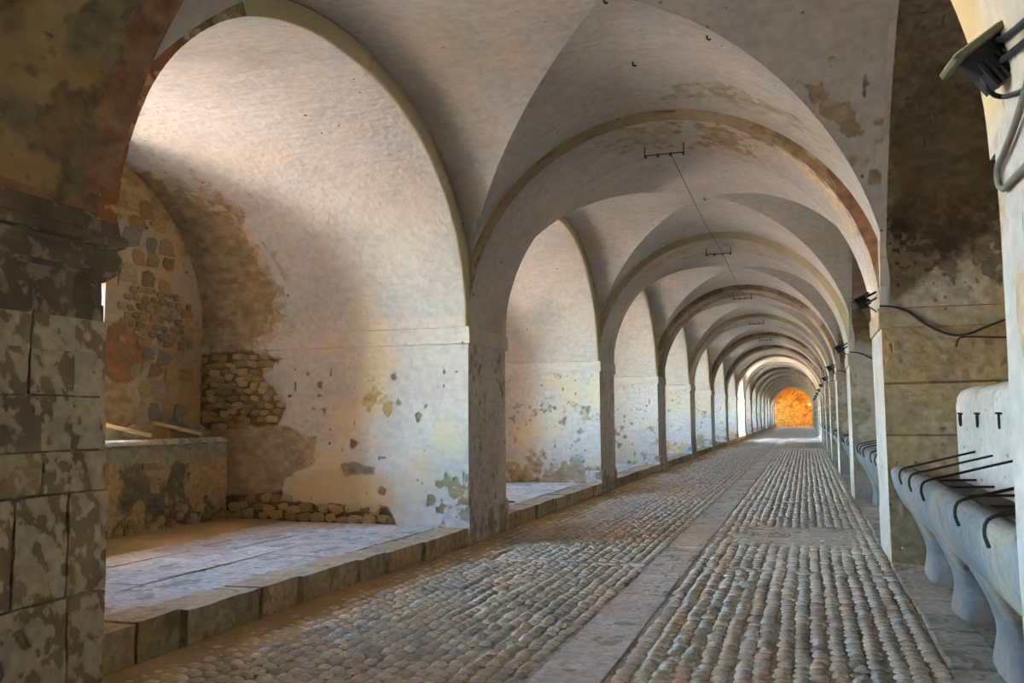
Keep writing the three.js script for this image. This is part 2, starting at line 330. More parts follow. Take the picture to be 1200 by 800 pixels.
M.grain = surface(1, 1, 256, (u, v, c) => { const g = fbm(u * 4, v * 4, 5, 4), f = fbm(u * 32, v * 32, 2, 32), k = 0.93 + 0.26 * (g - 0.5) + 0.24 * (f - 0.5); c[0] = 255 * k; c[1] = 252 * k; c[2] = 246 * k; return 0.5 + 0.6 * (f - 0.5) + 0.5 * (g - 0.5); }, { bump: 0.012 });
const rubbleTints = [0xbf9c68, 0xb08b56, 0xcaa873, 0xa58a62, 0xb89e78, 0xa0845e, 0xc0aa86].map((h) => tintStone(h));
const darkTints = [0x9c8f7c, 0x7c756a].map((h) => tintStone(h));
const cobbleTints = [0xe0cfbc, 0xdac8b4, 0xe2d1bc, 0xd2c0ad, 0xdbc8ae, 0xc8b8a8].map((h) => tintStone(h));
function tintStone(hex) { const m = M.grain.clone(); m.color.set(hex); m.bumpScale = 0.006; return m; }

// ------------------------------------------------------------------ building helpers
const used = new Map();
function numbered(name) { const n = used.get(name) || 0; used.set(name, n + 1); return n ? `${name}_${String(n).padStart(3, '0')}` : name; }
function tag(o, label, category, kind, group) { o.userData.label = label; o.userData.category = category; if (kind) o.userData.kind = kind; if (group) o.userData.group = group; return o; }
function thing(name, label, category, kind, group) { const o = new THREE.Group(); o.name = numbered(name); scene.add(o); return tag(o, label, category, kind, group); }
function part(name, geo, mat, parent) { const m = new THREE.Mesh(geo, mat); m.name = name; m.castShadow = m.receiveShadow = true; parent.add(m); return m; }
function single(name, geo, mat, label, category, kind, group) { const m = part(numbered(name), geo, mat, scene); return tag(m, label, category, kind, group); }

// a grid surface: at(a, b) -> [x, y, s, u, v], a and b in 0..1
function grid(na, nb, at) {
  const pos = [], uv = [], idx = [];
  for (let j = 0; j <= nb; j++) for (let i = 0; i <= na; i++) { const [x, y, s, u, v] = at(i / na, j / nb); pos.push(x, y, -s); uv.push(u, v); }
  for (let j = 0; j < nb; j++) for (let i = 0; i < na; i++) { const a = j * (na + 1) + i, b = a + na + 1; idx.push(a, a + 1, b, a + 1, b + 1, b); }
  const g = new THREE.BufferGeometry();
  g.setAttribute('position', new THREE.Float32BufferAttribute(pos, 3)); g.setAttribute('uv', new THREE.Float32BufferAttribute(uv, 2));
  g.setIndex(idx); g.computeVertexNormals(); return g;
}
// uv in metres from the side each face looks to
function boxUV(geo, du = 0, dv = 0) {
  const g = geo.index ? geo.toNonIndexed() : geo, p = g.attributes.position, uv = new Float32Array(p.count * 2), a = new THREE.Vector3(), b = new THREE.Vector3(), c = new THREE.Vector3();
  for (let i = 0; i < p.count; i += 3) {
    a.fromBufferAttribute(p, i); b.fromBufferAttribute(p, i + 1); c.fromBufferAttribute(p, i + 2);
    const n = b.clone().sub(a).cross(c.clone().sub(a)), x = Math.abs(n.x), y = Math.abs(n.y), z = Math.abs(n.z);
    [a, b, c].forEach((q, k) => { const o = (i + k) * 2; if (x >= y && x >= z) { uv[o] = -q.z + du; uv[o + 1] = q.y + dv; } else if (y >= z) { uv[o] = q.x + du; uv[o + 1] = -q.z + dv; } else { uv[o] = q.x + du; uv[o + 1] = q.y + dv; } });
  }
  g.setAttribute('uv', new THREE.BufferAttribute(uv, 2)); return g;
}
// box given by its bounds in x, y, s
function box(x0, x1, y0, y1, s0, s1) { const g = new THREE.BoxGeometry(x1 - x0, y1 - y0, s1 - s0); g.translate((x0 + x1) / 2, (y0 + y1) / 2, -(s0 + s1) / 2); return boxUV(g); }
// hewn block with worn edges and uneven faces
function hewn(x0, x1, y0, y1, s0, s1, r = 0.02, amp = 0.008, seg = 1) {
  const w = x1 - x0, h = y1 - y0, d = s1 - s0, g = new RoundedBoxGeometry(w, h, d, seg, Math.min(r, w / 3, h / 3, d / 3)), p = g.attributes.position, cx = (x0 + x1) / 2, cy = (y0 + y1) / 2, cz = -(s0 + s1) / 2;
  for (let i = 0; i < p.count; i++) {
    const x = p.getX(i) + cx, y = p.getY(i) + cy, z = p.getZ(i) + cz, k = (a, b) => (noise(a * 4.3 + 50, b * 4.3 + 50) - 0.5) * 2 * amp;
    p.setXYZ(i, x + k(y + z, z * 2 - y), y + k(x * 2 + z, z - x + 7), z + k(x + y * 2, y - x + 3));
  }
  g.computeVertexNormals(); return boxUV(g, rr(0, 2), rr(0, 2));
}
// the same with a finer skin, for large worn blocks whose outline shows
function worn(x0, x1, y0, y1, s0, s1, amp = 0.012, cell = 0.12) {
  const w = x1 - x0, h = y1 - y0, d = s1 - s0, g = new THREE.BoxGeometry(w, h, d, Math.max(2, Math.round(w / cell)), Math.max(2, Math.round(h / cell)), Math.max(2, Math.round(d / cell))), p = g.attributes.position, cx = (x0 + x1) / 2, cy = (y0 + y1) / 2, cz = -(s0 + s1) / 2;
  for (let i = 0; i < p.count; i++) {
    let x = p.getX(i), y = p.getY(i), z = p.getZ(i);
    const e = (Math.abs(x) > w / 2 - 1e-4) + (Math.abs(y) > h / 2 - 1e-4) + (Math.abs(z) > d / 2 - 1e-4), pull = e > 1 ? 0.002 + 0.010 * noise((x + cx) * 9 + (z + cz) * 9, (y + cy) * 9) : 0;
    x -= Math.sign(x) * pull * (Math.abs(x) > w / 2 - 1e-4); y -= Math.sign(y) * pull * (Math.abs(y) > h / 2 - 1e-4) * 0.6; z -= Math.sign(z) * pull * (Math.abs(z) > d / 2 - 1e-4);
    x += cx; y += cy; z += cz; const k = (a, b) => (fbm(a * 3.1 + 50, b * 3.1 + 50, 3) - 0.5) * 2 * amp;
    p.setXYZ(i, x + k(y + z, z * 2 - y), y + k(x * 2 + z, z - x + 7) * 0.4, z + k(x + y * 2, y - x + 3));
  }
  g.computeVertexNormals(); return boxUV(g);
}
// loft of rectangles [y, out] round the footprint x0..x1, s0..s1
function moulding(x0, x1, s0, s1, rings) {
  const pos = [], idx = [], n = 16;
  const ring = ([y, d]) => { const a = x0 - d, b = x1 + d, c = s0 - d, e = s1 + d, out = []; for (let i = 0; i < n; i++) { const side = Math.floor(i / 4), t = (i % 4) / 4; const q = side === 0 ? [a + (b - a) * t, c] : side === 1 ? [b, c + (e - c) * t] : side === 2 ? [b - (b - a) * t, e] : [a, e - (e - c) * t]; out.push([q[0], y, -q[1]]); } return out; };
  const parts = [];
  for (let k = 0; k < rings.length - 1; k++) {
    const lo = ring(rings[k]), hi = ring(rings[k + 1]);
    for (let i = 0; i < n; i++) { const j = (i + 1) % n, o = pos.length / 3; pos.push(...lo[i], ...lo[j], ...hi[j], ...hi[i]); idx.push(o, o + 1, o + 2, o, o + 2, o + 3); }
  }
  const g = new THREE.BufferGeometry(); g.setAttribute('position', new THREE.Float32BufferAttribute(pos, 3)); g.setIndex(idx); g.computeVertexNormals(); return boxUV(g);
}
function tube(points, r, seg = 24, sides = 7) { return new THREE.TubeGeometry(new THREE.CatmullRomCurve3(points.map(([x, y, s]) => new THREE.Vector3(x, y, -s))), seg, r, sides, false); }
// stones with a lumpy, flattened shape, shared
const lumps = [];
reseed(17);
for (let k = 0; k < 7; k++) {
  const g = new THREE.BoxGeometry(1.7, 1.7, 1.7, 2, 2, 2), p = g.attributes.position, o = rnd() * 50;
  for (let i = 0; i < p.count; i++) {
    const x = p.getX(i), y = p.getY(i), z = p.getZ(i), e = (Math.abs(x) > 0.8) + (Math.abs(y) > 0.8) + (Math.abs(z) > 0.8), q = e === 3 ? 0.74 : e === 2 ? 0.9 : 1.08;
    const j = (a) => 0.62 * (noise(x * 1.9 + o + a * 7, y * 1.9 + z * 4.7 + o + a * 3) - 0.5); p.setXYZ(i, x * q + j(0), y * q + j(1), z * q + j(2) * 0.6);
  }
  const flatG = g.toNonIndexed(); flatG.computeVertexNormals(); lumps.push(boxUV(flatG));
}
const pebbles = [];
for (let k = 0; k < 5; k++) {
  const g = new THREE.SphereGeometry(1, 9, 4, 0, Math.PI * 2, 0, Math.PI * 0.56), p = g.attributes.position, o = rnd() * 50;
  for (let i = 0; i < p.count; i++) {
    const x = p.getX(i), y = p.getY(i), z = p.getZ(i), e = (v) => Math.sign(v) * Math.abs(v) ** 0.82, q = 0.88 + 0.2 * noise(e(x) * 1.6 + o, e(z) * 1.6 + o);
    p.setXYZ(i, e(x) * q, y * (0.85 + 0.3 * noise(x + o, z + 9)), e(z) * q);
  }
  g.computeVertexNormals(); pebbles.push(g);
}

// ------------------------------------------------------------------ profiles
const powArc = (t, n) => [Math.cos(t) ** (2 / n), Math.sin(t) ** (2 / n)];
// points (s, y) of an arch over bay k from its left springing (smaller s) to its right one
function archPoints(k, count, { half = HALF, rise = 2.37, n = 2.15, shift = 0, spring = SPRING } = {}) {
  const out = [];
  for (let i = 0; i <= count; i++) { const t = Math.PI * i / count, q = powArc(t > Math.PI / 2 ? Math.PI - t : t, n); out.push([bayMid(k) + shift - half * q[0] * Math.sign(Math.cos(t)), spring + rise * q[1]]); }
  return out;
}
const ARCH = {}, CELL = { half: HALF + 0.16, rise: WEB, n: 2.15 }, RARCH = { half: 3.03, rise: WEB, n: 1.5, shift: -0.03 }, NICHE = { rise: 2.9, n: 2.6 };
function extrudeStrip(points, x0, x1, v0 = 0, cols = 1) {
  const len = [v0]; for (let i = 1; i < points.length; i++) len.push(len[i - 1] + Math.hypot(points[i][0] - points[i - 1][0], points[i][1] - points[i - 1][1]));
  const n = points.length - 1;
  return grid(cols, n, (a, b) => { const i = Math.round(b * n), x = x0 + (x1 - x0) * a; return [x, points[i][1], points[i][0], x, len[i]]; });
}
// flat face in the plane x, outline of (s, y) points
function faceX(x, outline, holes = []) {
  const sh = new THREE.Shape(outline.map(([s, y]) => new THREE.Vector2(s, y)));
  for (const h of holes) sh.holes.push(new THREE.Path(h.map(([s, y]) => new THREE.Vector2(s, y))));
  const g = new THREE.ShapeGeometry(sh, 1), p = g.attributes.position, uv = g.attributes.uv;
  for (let i = 0; i < p.count; i++) { const s = p.getX(i), y = p.getY(i); uv.setXY(i, s, y); p.setXYZ(i, x, y, -s); }
  g.computeVertexNormals(); return g;
}
const ord = ['nearest', 'second', 'third', 'fourth', 'fifth', 'sixth', 'seventh', 'eighth', 'ninth', 'tenth', 'eleventh', 'twelfth', 'thirteenth', 'fourteenth', 'fifteenth', 'sixteenth', 'seventeenth', 'eighteenth'];
const nth = (k) => (k < 0 ? 'unseen' : ord[k] || 'last');

// ------------------------------------------------------------------ left side: cross walls with piers, and the vaults of the bays
for (let k = -1; k <= LAST + 1; k++) {
  const a = near(k), b = k > LAST ? a + 1 : far(k);
  const w = thing(k < 0 ? 'wall_back_left' : 'wall_left', k === 0 ? 'soot-dark bare stone pier filling the left edge of the picture' : k < 0 ? 'left cross wall behind the camera' : `${nth(k)} left pier and whitewashed cross wall counting from the dark near pier`, 'wall', 'structure', 'left piers and cross walls');
  const wallMat = k === 1 ? M.wallOne : M.bay[(k + 3) % 3];
  // the face towards the camera and the far face
  const hasBay0 = k > -1, hasBay1 = k <= LAST;
  const left = hasBay0 ? archPoints(k - 1, 48, ARCH).slice(24).reverse() : null;   // springing at this pier up to the crown of the bay before it
  const right = hasBay1 ? archPoints(k, 48, ARCH).slice(0, 25) : null;
  const edge = k === 0 ? XL - 0.3 : XL;
  part('wall_face', grid(12, 8, (p, q) => { const x = XB + (edge - XB) * p, y = SPRING * q; return [x, y, a + 0.012 * (fbm(x * 1.3 + k * 5, y * 1.3, 3) - 0.5), x, y]; }), wallMat, w);
  part('wall_face', grid(1, 1, (p, q) => [XB + (edge - XB) * p, SPRING * q, b, XB + (edge - XB) * p, SPRING * q]), M.wall, w);
  const up = thing(k < 0 ? 'wall_upper_back_left' : 'wall_upper_left', k < 0 ? 'vault haunches behind the camera' : k === 0 ? 'wall and vault haunch above the soot-dark near pier' : `spandrel and bay vault haunches above the ${nth(k)} left pier`, 'vault', 'structure', 'bay vaults on the left');
  if (left) part('vault_haunch', extrudeStrip(left.slice().reverse().reverse(), XB, XL, SPRING, 4), k === 1 ? M.wallOne : M.vault, up);
  if (right) part('vault_haunch', extrudeStrip(right, XB, XL, 0, 4), M.vault, up);
  // the face towards the corridor: shaft and spandrel
  const s0 = hasBay0 ? bayMid(k - 1) : a - 1, s1 = hasBay1 ? bayMid(k) : b + 0.2;
  const outline = [[a, SPRING], ...(left || [[a, TOP]]), [s0, TOP], [s1, TOP], ...(right ? right.slice().reverse() : [[b, TOP]])];
  part('spandrel', faceX(XL, outline), k === 0 ? M.spandrel : M.vault, up);
  if (k !== 0) {
    part('shaft_face', grid(6, 12, (p, q) => { const s = a + (b - a) * p, y = SPRING * q; return [XL + 0.010 * (fbm(s * 2 + k, y * 2, 3) - 0.5), y, s, s - a, y]; }), M.pier, w);
    part('string_course', moulding(XB, XL, a, b, [[2.537, 0], [2.54, 0.034], [2.745, 0.036], [2.755, 0]]), k === 1 ? M.wallOne : M.wall, w);
    part('plinth', moulding(XL - 0.3, XL, a, b, [[0, 0.03], [0.46, 0.026], [0.5, 0]]), M.pier, w);
  } else {
    // bare ashlar in courses, each block apart
    reseed(5);
    const courses = [[0, 0.595, [2.9, 4.0]], [0.6, 1.185, [2.7, 3.3, 3.62, 3.98]], [1.19, 1.425, [3.1, 3.8]], [1.43, 1.74, [3.3]], [1.745, 2.205, [3.0, 3.70]]];
    courses.forEach(([y0, y1, cuts], n) => { const e = [a, ...cuts.filter((c) => c > a + 0.05 && c < b - 0.05), b + (n < 2 ? 0.02 : 0)]; for (let i = 0; i < e.length - 1; i++) part('ashlar_block', worn(XL - 0.5, XL + (n < 2 ? 0.015 : rr(-0.006, 0.006)), y0, y1, e[i] + 0.002, e[i + 1] - 0.002, 0.012, 0.07), M.ashlar[n === 0 ? 1 : n === 1 ? (i > 1 ? 1 : 0) : n === 4 ? (i > 0 ? 1 : 2) : 2 - (n + i) % 3], w); });
    part('core', box(XB, XL - 0.03, 0, 2.3, a + 0.03, b - 0.03), M.frieze, w); part('core', box(XB, XL - 0.4, 2.3, SPRING, a + 0.03, b - 0.06), M.frieze, w);
    part('frieze', worn(XL - 0.5, XL - 0.03, 2.21, 2.5, a, b - 0.035, 0.02, 0.05), M.frieze, w);
    part('cornice', moulding(XL - 0.5, XL, a, b, [[2.44, -0.03], [2.47, 0.0], [2.5, 0.03], [2.56, 0.045], [2.6, 0.035], [2.62, 0.02], [2.645, 0.02], [2.66, 0.05], [2.69, 0.065], [2.72, 0.055], [2.735, 0.03], [2.80, 0.02], [2.845, 0.012], [2.86, -0.02]]), M.frieze, w);
  }
}
// roughly squared voussoirs round the arch of the first bay, a plain band round the others
for (let k = -1; k <= LAST; k++) {
  const t = thing('trim_arch', k < 0 ? 'arch band behind the camera' : k === 0 ? 'arch band of red and tan voussoirs round the nearest left bay' : `narrow plaster arch band round the ${nth(k)} left bay`, 'arch band', 'structure', 'arch bands of the left bays');
  const inn = archPoints(k, 64, { half: HALF - 0.004, rise: 2.366, n: 2.15 }), out = archPoints(k, 64, { half: HALF + 0.15, rise: 2.53, n: 2.15 });
  const ring = (i0, i1, d) => grid(i1 - i0, 3, (p, q) => { const i = i0 + Math.round(p * (i1 - i0)), A = inn[i], B = out[i]; const row = [[A, -0.05], [A, d], [B, d], [B, -0.05]][Math.round(q * 3)]; return [XL + row[1], row[0][1], row[0][0], i * 0.12, row[1] + (row[0] === B ? 0.16 : 0)]; });
  const cuts = k === 0 ? [0, 4, 8, 13, 17, 20, 34, 48, 64] : [0, 64];
  const mats = [tinted(M.ashlar[0], 1.5, 0.85, 0.62), tinted(M.ashlar[0], 1.5, 0.85, 0.62), tinted(M.ashlar[0], 1.6, 0.95, 0.7), M.ashlar[2], M.ashlar[2], M.ribEdge, M.ribEdge, M.ribEdge];
  for (let i = 0; i < cuts.length - 1; i++) part(k === 0 ? 'voussoir' : 'band', ring(cuts[i], cuts[i + 1], 0.018 + (k === 0 ? 0.006 * (i % 2) : 0)), k === 0 ? mats[i] : M.ribEdge, t);
}
// ------------------------------------------------------------------ back walls of the bays with their deep windows, and the gate
for (let k = -1; k <= LAST; k++) {
  const c = bayMid(k) + (k === DOOR ? 0 : 0.2), a = far(k) - 0.72, b = near(k + 1) + 0.72, gate = k === DOOR;
  const w = thing('wall_back', k < 0 ? 'back wall of the bay behind the camera' : gate ? 'back wall with open gateway letting daylight into the corridor' : `thick back wall with a deep window in the ${nth(k)} left bay`, 'wall', 'structure', 'back walls of the left bays');
  const loop = (half, y0, spring, top, off = 0) => { const m = c + off, o = [[m - half, y0]]; for (let i = 0; i <= 16; i++) { const t = Math.PI * i / 16; o.push([m - half * Math.cos(t), spring + (top - spring) * Math.sin(t)]); } o.push([m + half, y0]); return o; };
  const inner = gate ? loop(1.35, 0.24, 2.9, 4.0) : loop(1.17, 1.42, 3.75, 4.75, -0.2), outer = gate ? loop(1.3, 0.24, 2.9, 3.95) : loop(0.45, 1.48, 4.05, 4.7, -0.75), xo = gate ? XB - 1.2 : XO;
  const rect = [[a, 0], [b, 0], [b, TOP], [a, TOP]];
  part('wall_face', faceX(XB, rect, [inner]), k === 0 ? M.backOne : M.wall, w);
  part('outer_face', faceX(xo, rect, [outer]), M.wall, w);
  const n = inner.length;
  part('window_reveal', grid(n, 6, (p, q) => { const i = Math.round(p * n) % n, A = inner[i], B = outer[i]; return [XB + (xo - XB) * q, A[1] + (B[1] - A[1]) * q, A[0] + (B[0] - A[0]) * q, p * 9, q * 3]; }).toNonIndexed(), M.wall, w).geometry.computeVertexNormals();
  if (gate) for (const s of [a, b]) part('outer_return', grid(1, 1, (p, q) => [xo + (XO - xo) * p, TOP * q, s, p * 3, q * 5]), M.wall, w);
}
// ------------------------------------------------------------------ corridor vaults
for (let k = -1; k <= LAST; k++) {
  const v = thing('ceiling', k < 0 ? 'groin vault over the camera' : `${nth(k)} whitewashed groin vault over the corridor`, 'vault', 'structure', 'groin vaults of the corridor');
  const s0 = far(k), s1 = near(k + 1), c = bayMid(k);
  const longH = (x) => SPRING + Math.sqrt(Math.max(0, WEB * WEB - (x - XC) ** 2)), gx = (h) => Math.sqrt(Math.max(0, WEB * WEB - (h - SPRING) ** 2));
  const cellPts = archPoints(k, 72, CELL), cellR = archPoints(k, 72, RARCH);
  const arcLen = (pts) => { const l = [0]; for (let i = 1; i < pts.length; i++) l.push(l[i - 1] + Math.hypot(pts[i][0] - pts[i - 1][0], pts[i][1] - pts[i - 1][1])); return l; };
  const lL = arcLen(cellPts), lR = arcLen(cellR);
  part('vault_web', grid(8, 72, (p, q) => { const i = Math.round(q * 72), [s, h] = cellPts[i], x = XL + (XC - gx(h) - XL) * p; return [Math.max(x, XL - 0.1), h, s, x, lL[i]]; }), M.vault, v);
  part('vault_web', grid(8, 72, (p, q) => { const i = Math.round(q * 72), [s, h] = cellR[i], x = XR + (XC + gx(h) - XR) * p; return [Math.min(x, XR + 0.1), h, s, x, k === 0 ? s : lR[i]]; }), k === 0 ? M.cellOne : M.vault, v);
  // sides along the corridor: from the rib to the groin, for every x
  const inv = (h, o) => { const y = clamp((h - SPRING) / o.rise); return (o.half || HALF) * Math.pow(Math.max(0, 1 - Math.pow(y, o.n)), 1 / o.n); };
  for (const [edge, sign] of [[s1, 1], [s0, -1]]) part('vault_web', grid(96, 10, (p, q) => {
    const t = Math.PI * (1 - p), x = XC + WEB * Math.cos(t), h = SPRING + WEB * Math.sin(t), o = x < XC ? CELL : RARCH, g = c + (o.shift || 0) * Math.min(1, Math.abs(x - XC)) + sign * inv(h, o);
    const e = sign > 0 ? Math.max(edge, g) : Math.min(edge, g); const s = e + (g - e) * q; return [x, h, s, x, Math.abs(s - edge)];
  }), k === 0 && sign > 0 ? M.webOne : M.vault, v);
}
// transverse ribs
for (let k = -1; k <= LAST; k++) {
  const a = near(k), b = far(k), N = 64, r = thing('ceiling_rib', k < 0 ? 'transverse rib behind the camera' : k === 0 ? 'transverse rib overhead springing from the dark near pier' : k === 1 ? 'broad transverse arch with damp brown patches and bare brick, nearest in full view' : `${nth(k - 1)} transverse arch across the corridor beyond the nearest full arch`, 'arch', 'structure', 'transverse arches of the corridor');
  const old = k === 3 || k === 5 || k === 6 || k === 9;
  part('soffit', grid(6, N, (p, q) => { const t = Math.PI * (1 - q), s = a + (b - a) * p, d = 0.012 * (fbm(s * 2 + k * 3, q * 14, 3) - 0.5); return [XC + (RIB + d) * Math.cos(t), SPRING + (RIB + d) * Math.sin(t), s, s - a, q * Math.PI * RIB]; }), k === 1 ? M.ribOne : k === 0 ? M.ribZero : old ? M.ribOld : M.rib, r);
  for (const [s, u] of [[a, 0], [b, 0.5]]) part('rib_face', grid(2, N, (p, q) => { const t = Math.PI * (1 - q), d = RIB + 0.15 * p; return [XC + d * Math.cos(t), SPRING + d * Math.sin(t), s, u + 0.15 * p, q * Math.PI * RIB]; }), k === 1 ? M.ribFace : k === 0 ? M.ribZero : old ? M.ribOld : M.ribEdge, r);
}
// ------------------------------------------------------------------ right side: piers, wall arches, niches
for (let k = -1; k <= LAST + 1; k++) {
  const a = near(k), b = k > LAST ? a + 1 : k === 0 ? 4.13 : far(k);
  const w = thing('wall_right', k < 0 ? 'right pier behind the camera' : k === 0 ? 'pale near right pier cut by the right edge of the picture' : k === 1 ? 'right pier with broad brown flaking face, the nearest seen whole' : `${nth(k - 1)} right pier beyond the flaking brown one`, 'pier', 'structure', 'right piers');
  const hasBay0 = k > -1, hasBay1 = k <= LAST;
  const mat = k === 1 ? M.rightOne : M.rightPier;
  const ta = hasBay0 ? archPoints(k - 1, 48, RARCH).slice(24).reverse() : null, tb = hasBay1 ? archPoints(k, 48, RARCH).slice(0, 25) : null;
  const na = hasBay0 ? archPoints(k - 1, 48, NICHE).slice(24).reverse() : null, nb = hasBay1 ? archPoints(k, 48, NICHE).slice(0, 25) : null;
  part('pier_face', grid(10, 20, (p, q) => { const x = XR + (XW - XR) * p, y = SPRING * q; return [x, y, a + 0.02 * (fbm(x * 2 + k * 7, y * 2, 3) - 0.5) * (p > 0 ? 1 : 0), x, y]; }), mat, w);
  part('pier_face', grid(1, 1, (p, q) => [XR + (XW - XR) * p, SPRING * q, b, XR + (XW - XR) * p, SPRING * q]), M.rightPier, w);
  const up = thing('wall_upper_right', k < 0 ? 'right wall arch behind the camera' : k === 0 ? 'upper wall above pale near right pier' : k === 1 ? 'dark flaking upper wall above the brown right pier' : `upper wall and niche vault above the ${nth(k - 1)} right pier beyond the flaking brown one`, 'vault', 'structure', 'niche vaults on the right');
  if (na) part('niche_haunch', extrudeStrip(na, XR + 0.06, XW, SPRING, 3), mat, up);
  if (nb) part('niche_haunch', extrudeStrip(nb, XR + 0.06, XW, SPRING, 3), M.rightPier, up);
  if (ta) part('arch_soffit', extrudeStrip(ta, XR, XR + 0.06, SPRING, 1), M.rightWhite, up);
  if (tb) part('arch_soffit', extrudeStrip(tb, XR, XR + 0.06, SPRING, 1), M.rightWhite, up);
  const s0 = hasBay0 ? bayMid(k - 1) - 0.03 : a - 1, s1 = hasBay1 ? bayMid(k) - 0.03 : b + 0.2;
  const outline = [[a, SPRING], ...(ta || [[a, TOP]]), [s0, TOP], [s1, TOP], ...(tb ? tb.slice().reverse() : [[b, TOP]]), [b, SPRING]];
  part('spandrel', faceX(XR, outline), M.rightWhite, up); part('spandrel', faceX(XR + 0.06, outline), mat, up);
  part('shaft_face', grid(4, 24, (p, q) => { const s = a + (b - a) * p, y = SPRING * q; return [XR + 0.014 * (fbm(s * 2 + k, y * 3, 3) - 0.5), y, s, s - a, y]; }), M.rightWhite, w);
  if (k !== 0) part('string_course', moulding(XR, XW, a, b, [[2.537, 0], [2.54, 0.022], [2.745, 0.022], [2.755, 0]]), k === 1 ? M.rightOne : M.rightPier, up);
}
single('wall_outer_right', box(XW, XW + 0.8, 0, TOP, START, END), M.rightPier, 'long plain wall behind the mangers on the right', 'wall', 'structure');
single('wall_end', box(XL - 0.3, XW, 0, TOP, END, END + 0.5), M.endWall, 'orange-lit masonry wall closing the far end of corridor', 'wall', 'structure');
single('wall_start', box(XO, XW + 0.8, 0, TOP, START - 0.6, START), M.wall, 'plain wall behind the camera', 'wall', 'structure');
single('roof', box(XO - 0.2, XW + 0.9, TOP, TOP + 0.6, START - 0.6, END + 1.5), M.wall, 'flat masonry mass above the vaults', 'roof', 'structure');
single('foundation', box(XO - 0.2, XW + 0.9, -0.8, -0.13, START - 0.6, END + 1.5), M.wall, 'masonry footing below the floor', 'footing', 'structure');
single('ground_outside', box(-90, XO - 0.001, -0.7, 0.0, START - 60, END + 60), M.gravel, 'sunlit gravel ground outside the windows', 'ground', 'structure');

// ------------------------------------------------------------------ floor
const floor = thing('floor', 'cobbled corridor floor with central stone gutter', 'floor', 'structure');
const sandTop = (x, s) => 0.003 + 0.008 * (fbm(x * 2, s * 2, 3) - 0.5);
part('sand_bed', grid(60, 260, (p, q) => { const x = XL - 0.15 + (XW - XL + 0.2) * p, s = START + (60 - START) * q; return [x, sandTop(x, s), s, x, s]; }), M.dust, floor);
part('ochre_strip', grid(24, 240, (p, q) => { const x = XL - 0.12 + 1.15 * p, s = 3.5 + 56.5 * q; return [x, 0.030 - 0.042 * step(0.35, 0.95, p + 0.9 * (fbm(x * 1.3, s * 0.8, 4) - 0.5)) + 0.010 * (fbm(x * 5, s * 5, 3) - 0.5), s, x, s]; }), M.ochreGrain, floor);  // raised ochre strip along the left kerb, thinning outwards with an uneven edge
part('sand_bed', grid(1, 1, (p, q) => [XL - 0.15 + (XW - XL + 0.2) * p, 0.004, 60 + (END + 0.2 - 60) * q, p * 6, q * 70]), M.slab, floor);
// gutter slabs
reseed(41);
for (let s = 3.2; s < 60;) { const l = s < 30 ? rr(0.75, 1.25) : 6; part('gutter_slab', hewn(-1.65 + rr(-0.012, 0.012), -1.22 + rr(-0.012, 0.012), -0.08, 0.012 + rr(-0.003, 0.003), s, s + l - 0.012, 0.012, 0.005), tinted(M.slab, ...tone([1, 0.94, 0.88], 0.98, 1.12)), floor); s += l; }
part('gutter_slab', box(-1.65, -1.22, 0.0, 0.012, 60, END), M.slab, floor);
// cobbles: rows along the corridor, transverse bands at the piers
const cobbles = [];
reseed(77);
const bandAt = (s) => { for (let k = 0; k < 8; k++) { const d = s - (near(k) - 0.86); if (d > 0 && d < 0.16) return true; } return false; };
function field(x0, x1, cols, tight) {
  const w = (x1 - x0) / cols;
  for (let i = 0; i < cols; i++) {
    let s = 4.2 + rnd() * 0.15; const lean = rr(-0.01, 0.01);
    while (s < 44) {
      const l = rr(0.095, 0.155); const mid = s + l / 2;
      if (!bandAt(mid)) cobbles.push({ x: x0 + w * (i + 0.5) + 0.018 * (fbm(i * 3.3, s * 0.7, 2) - 0.5) * 2 + rr(-0.012, 0.012) + lean * 0.5, s: mid, rx: w * (tight ? rr(0.5, 0.56) : rr(0.42, 0.5)), rs: l * (tight ? rr(0.46, 0.5) : rr(0.4, 0.47)), ry: rr(0.036, 0.05), turn: rr(-0.12, 0.12), tilt: rr(-0.16, 0.16), roll: rr(-0.14, 0.14), v: Math.floor(rnd() * 5), c: Math.floor(rnd() * 6) });
      s += l;
    }
  }
}
field(-3.98, -1.68, 20, false); field(-1.19, 0.79, 17, true);
const mortar = (c) => c.x > -1.15 && c.s > 11.2 && c.s < 13.5;
for (const c of cobbles) { c.y = -0.010 + rr(-0.007, 0.007) - (mortar(c) ? 0.012 : 0); }
const seen = cobbles.filter((c) => { const p = new THREE.Vector3(c.x, 0, -c.s); camera.updateMatrixWorld(); camera.updateProjectionMatrix(); p.project(camera); return Math.abs(p.x) < 1.0 && p.y > -1.0 && p.y < 1; }).sort((p, q) => p.s - q.s);
const single300 = new Set(seen.slice(0, 300));
for (const c of single300) { const m = part('cobblestone', pebbles[c.v], cobbleTints[c.c], floor); m.position.set(c.x, c.y, -c.s); m.scale.set(c.rx, c.ry, c.rs); m.rotation.set(c.tilt, c.turn, c.roll); }
pebbles.forEach((g, v) => {
  const some = cobbles.filter((c) => c.v === v && !single300.has(c)), m = new THREE.InstancedMesh(g, tintStone(0xffffff), some.length), o = new THREE.Object3D(), col = new THREE.Color();
  some.forEach((c, i) => { o.position.set(c.x, c.y, -c.s); o.scale.set(c.rx, c.ry, c.rs); o.rotation.set(c.tilt, c.turn, c.roll); o.updateMatrix(); m.setMatrixAt(i, o.matrix); m.setColorAt(i, col.copy(cobbleTints[c.c].color)); });
  m.name = 'cobblestone_field'; m.userData.kind = 'stuff'; m.castShadow = m.receiveShadow = true; floor.add(m);
});
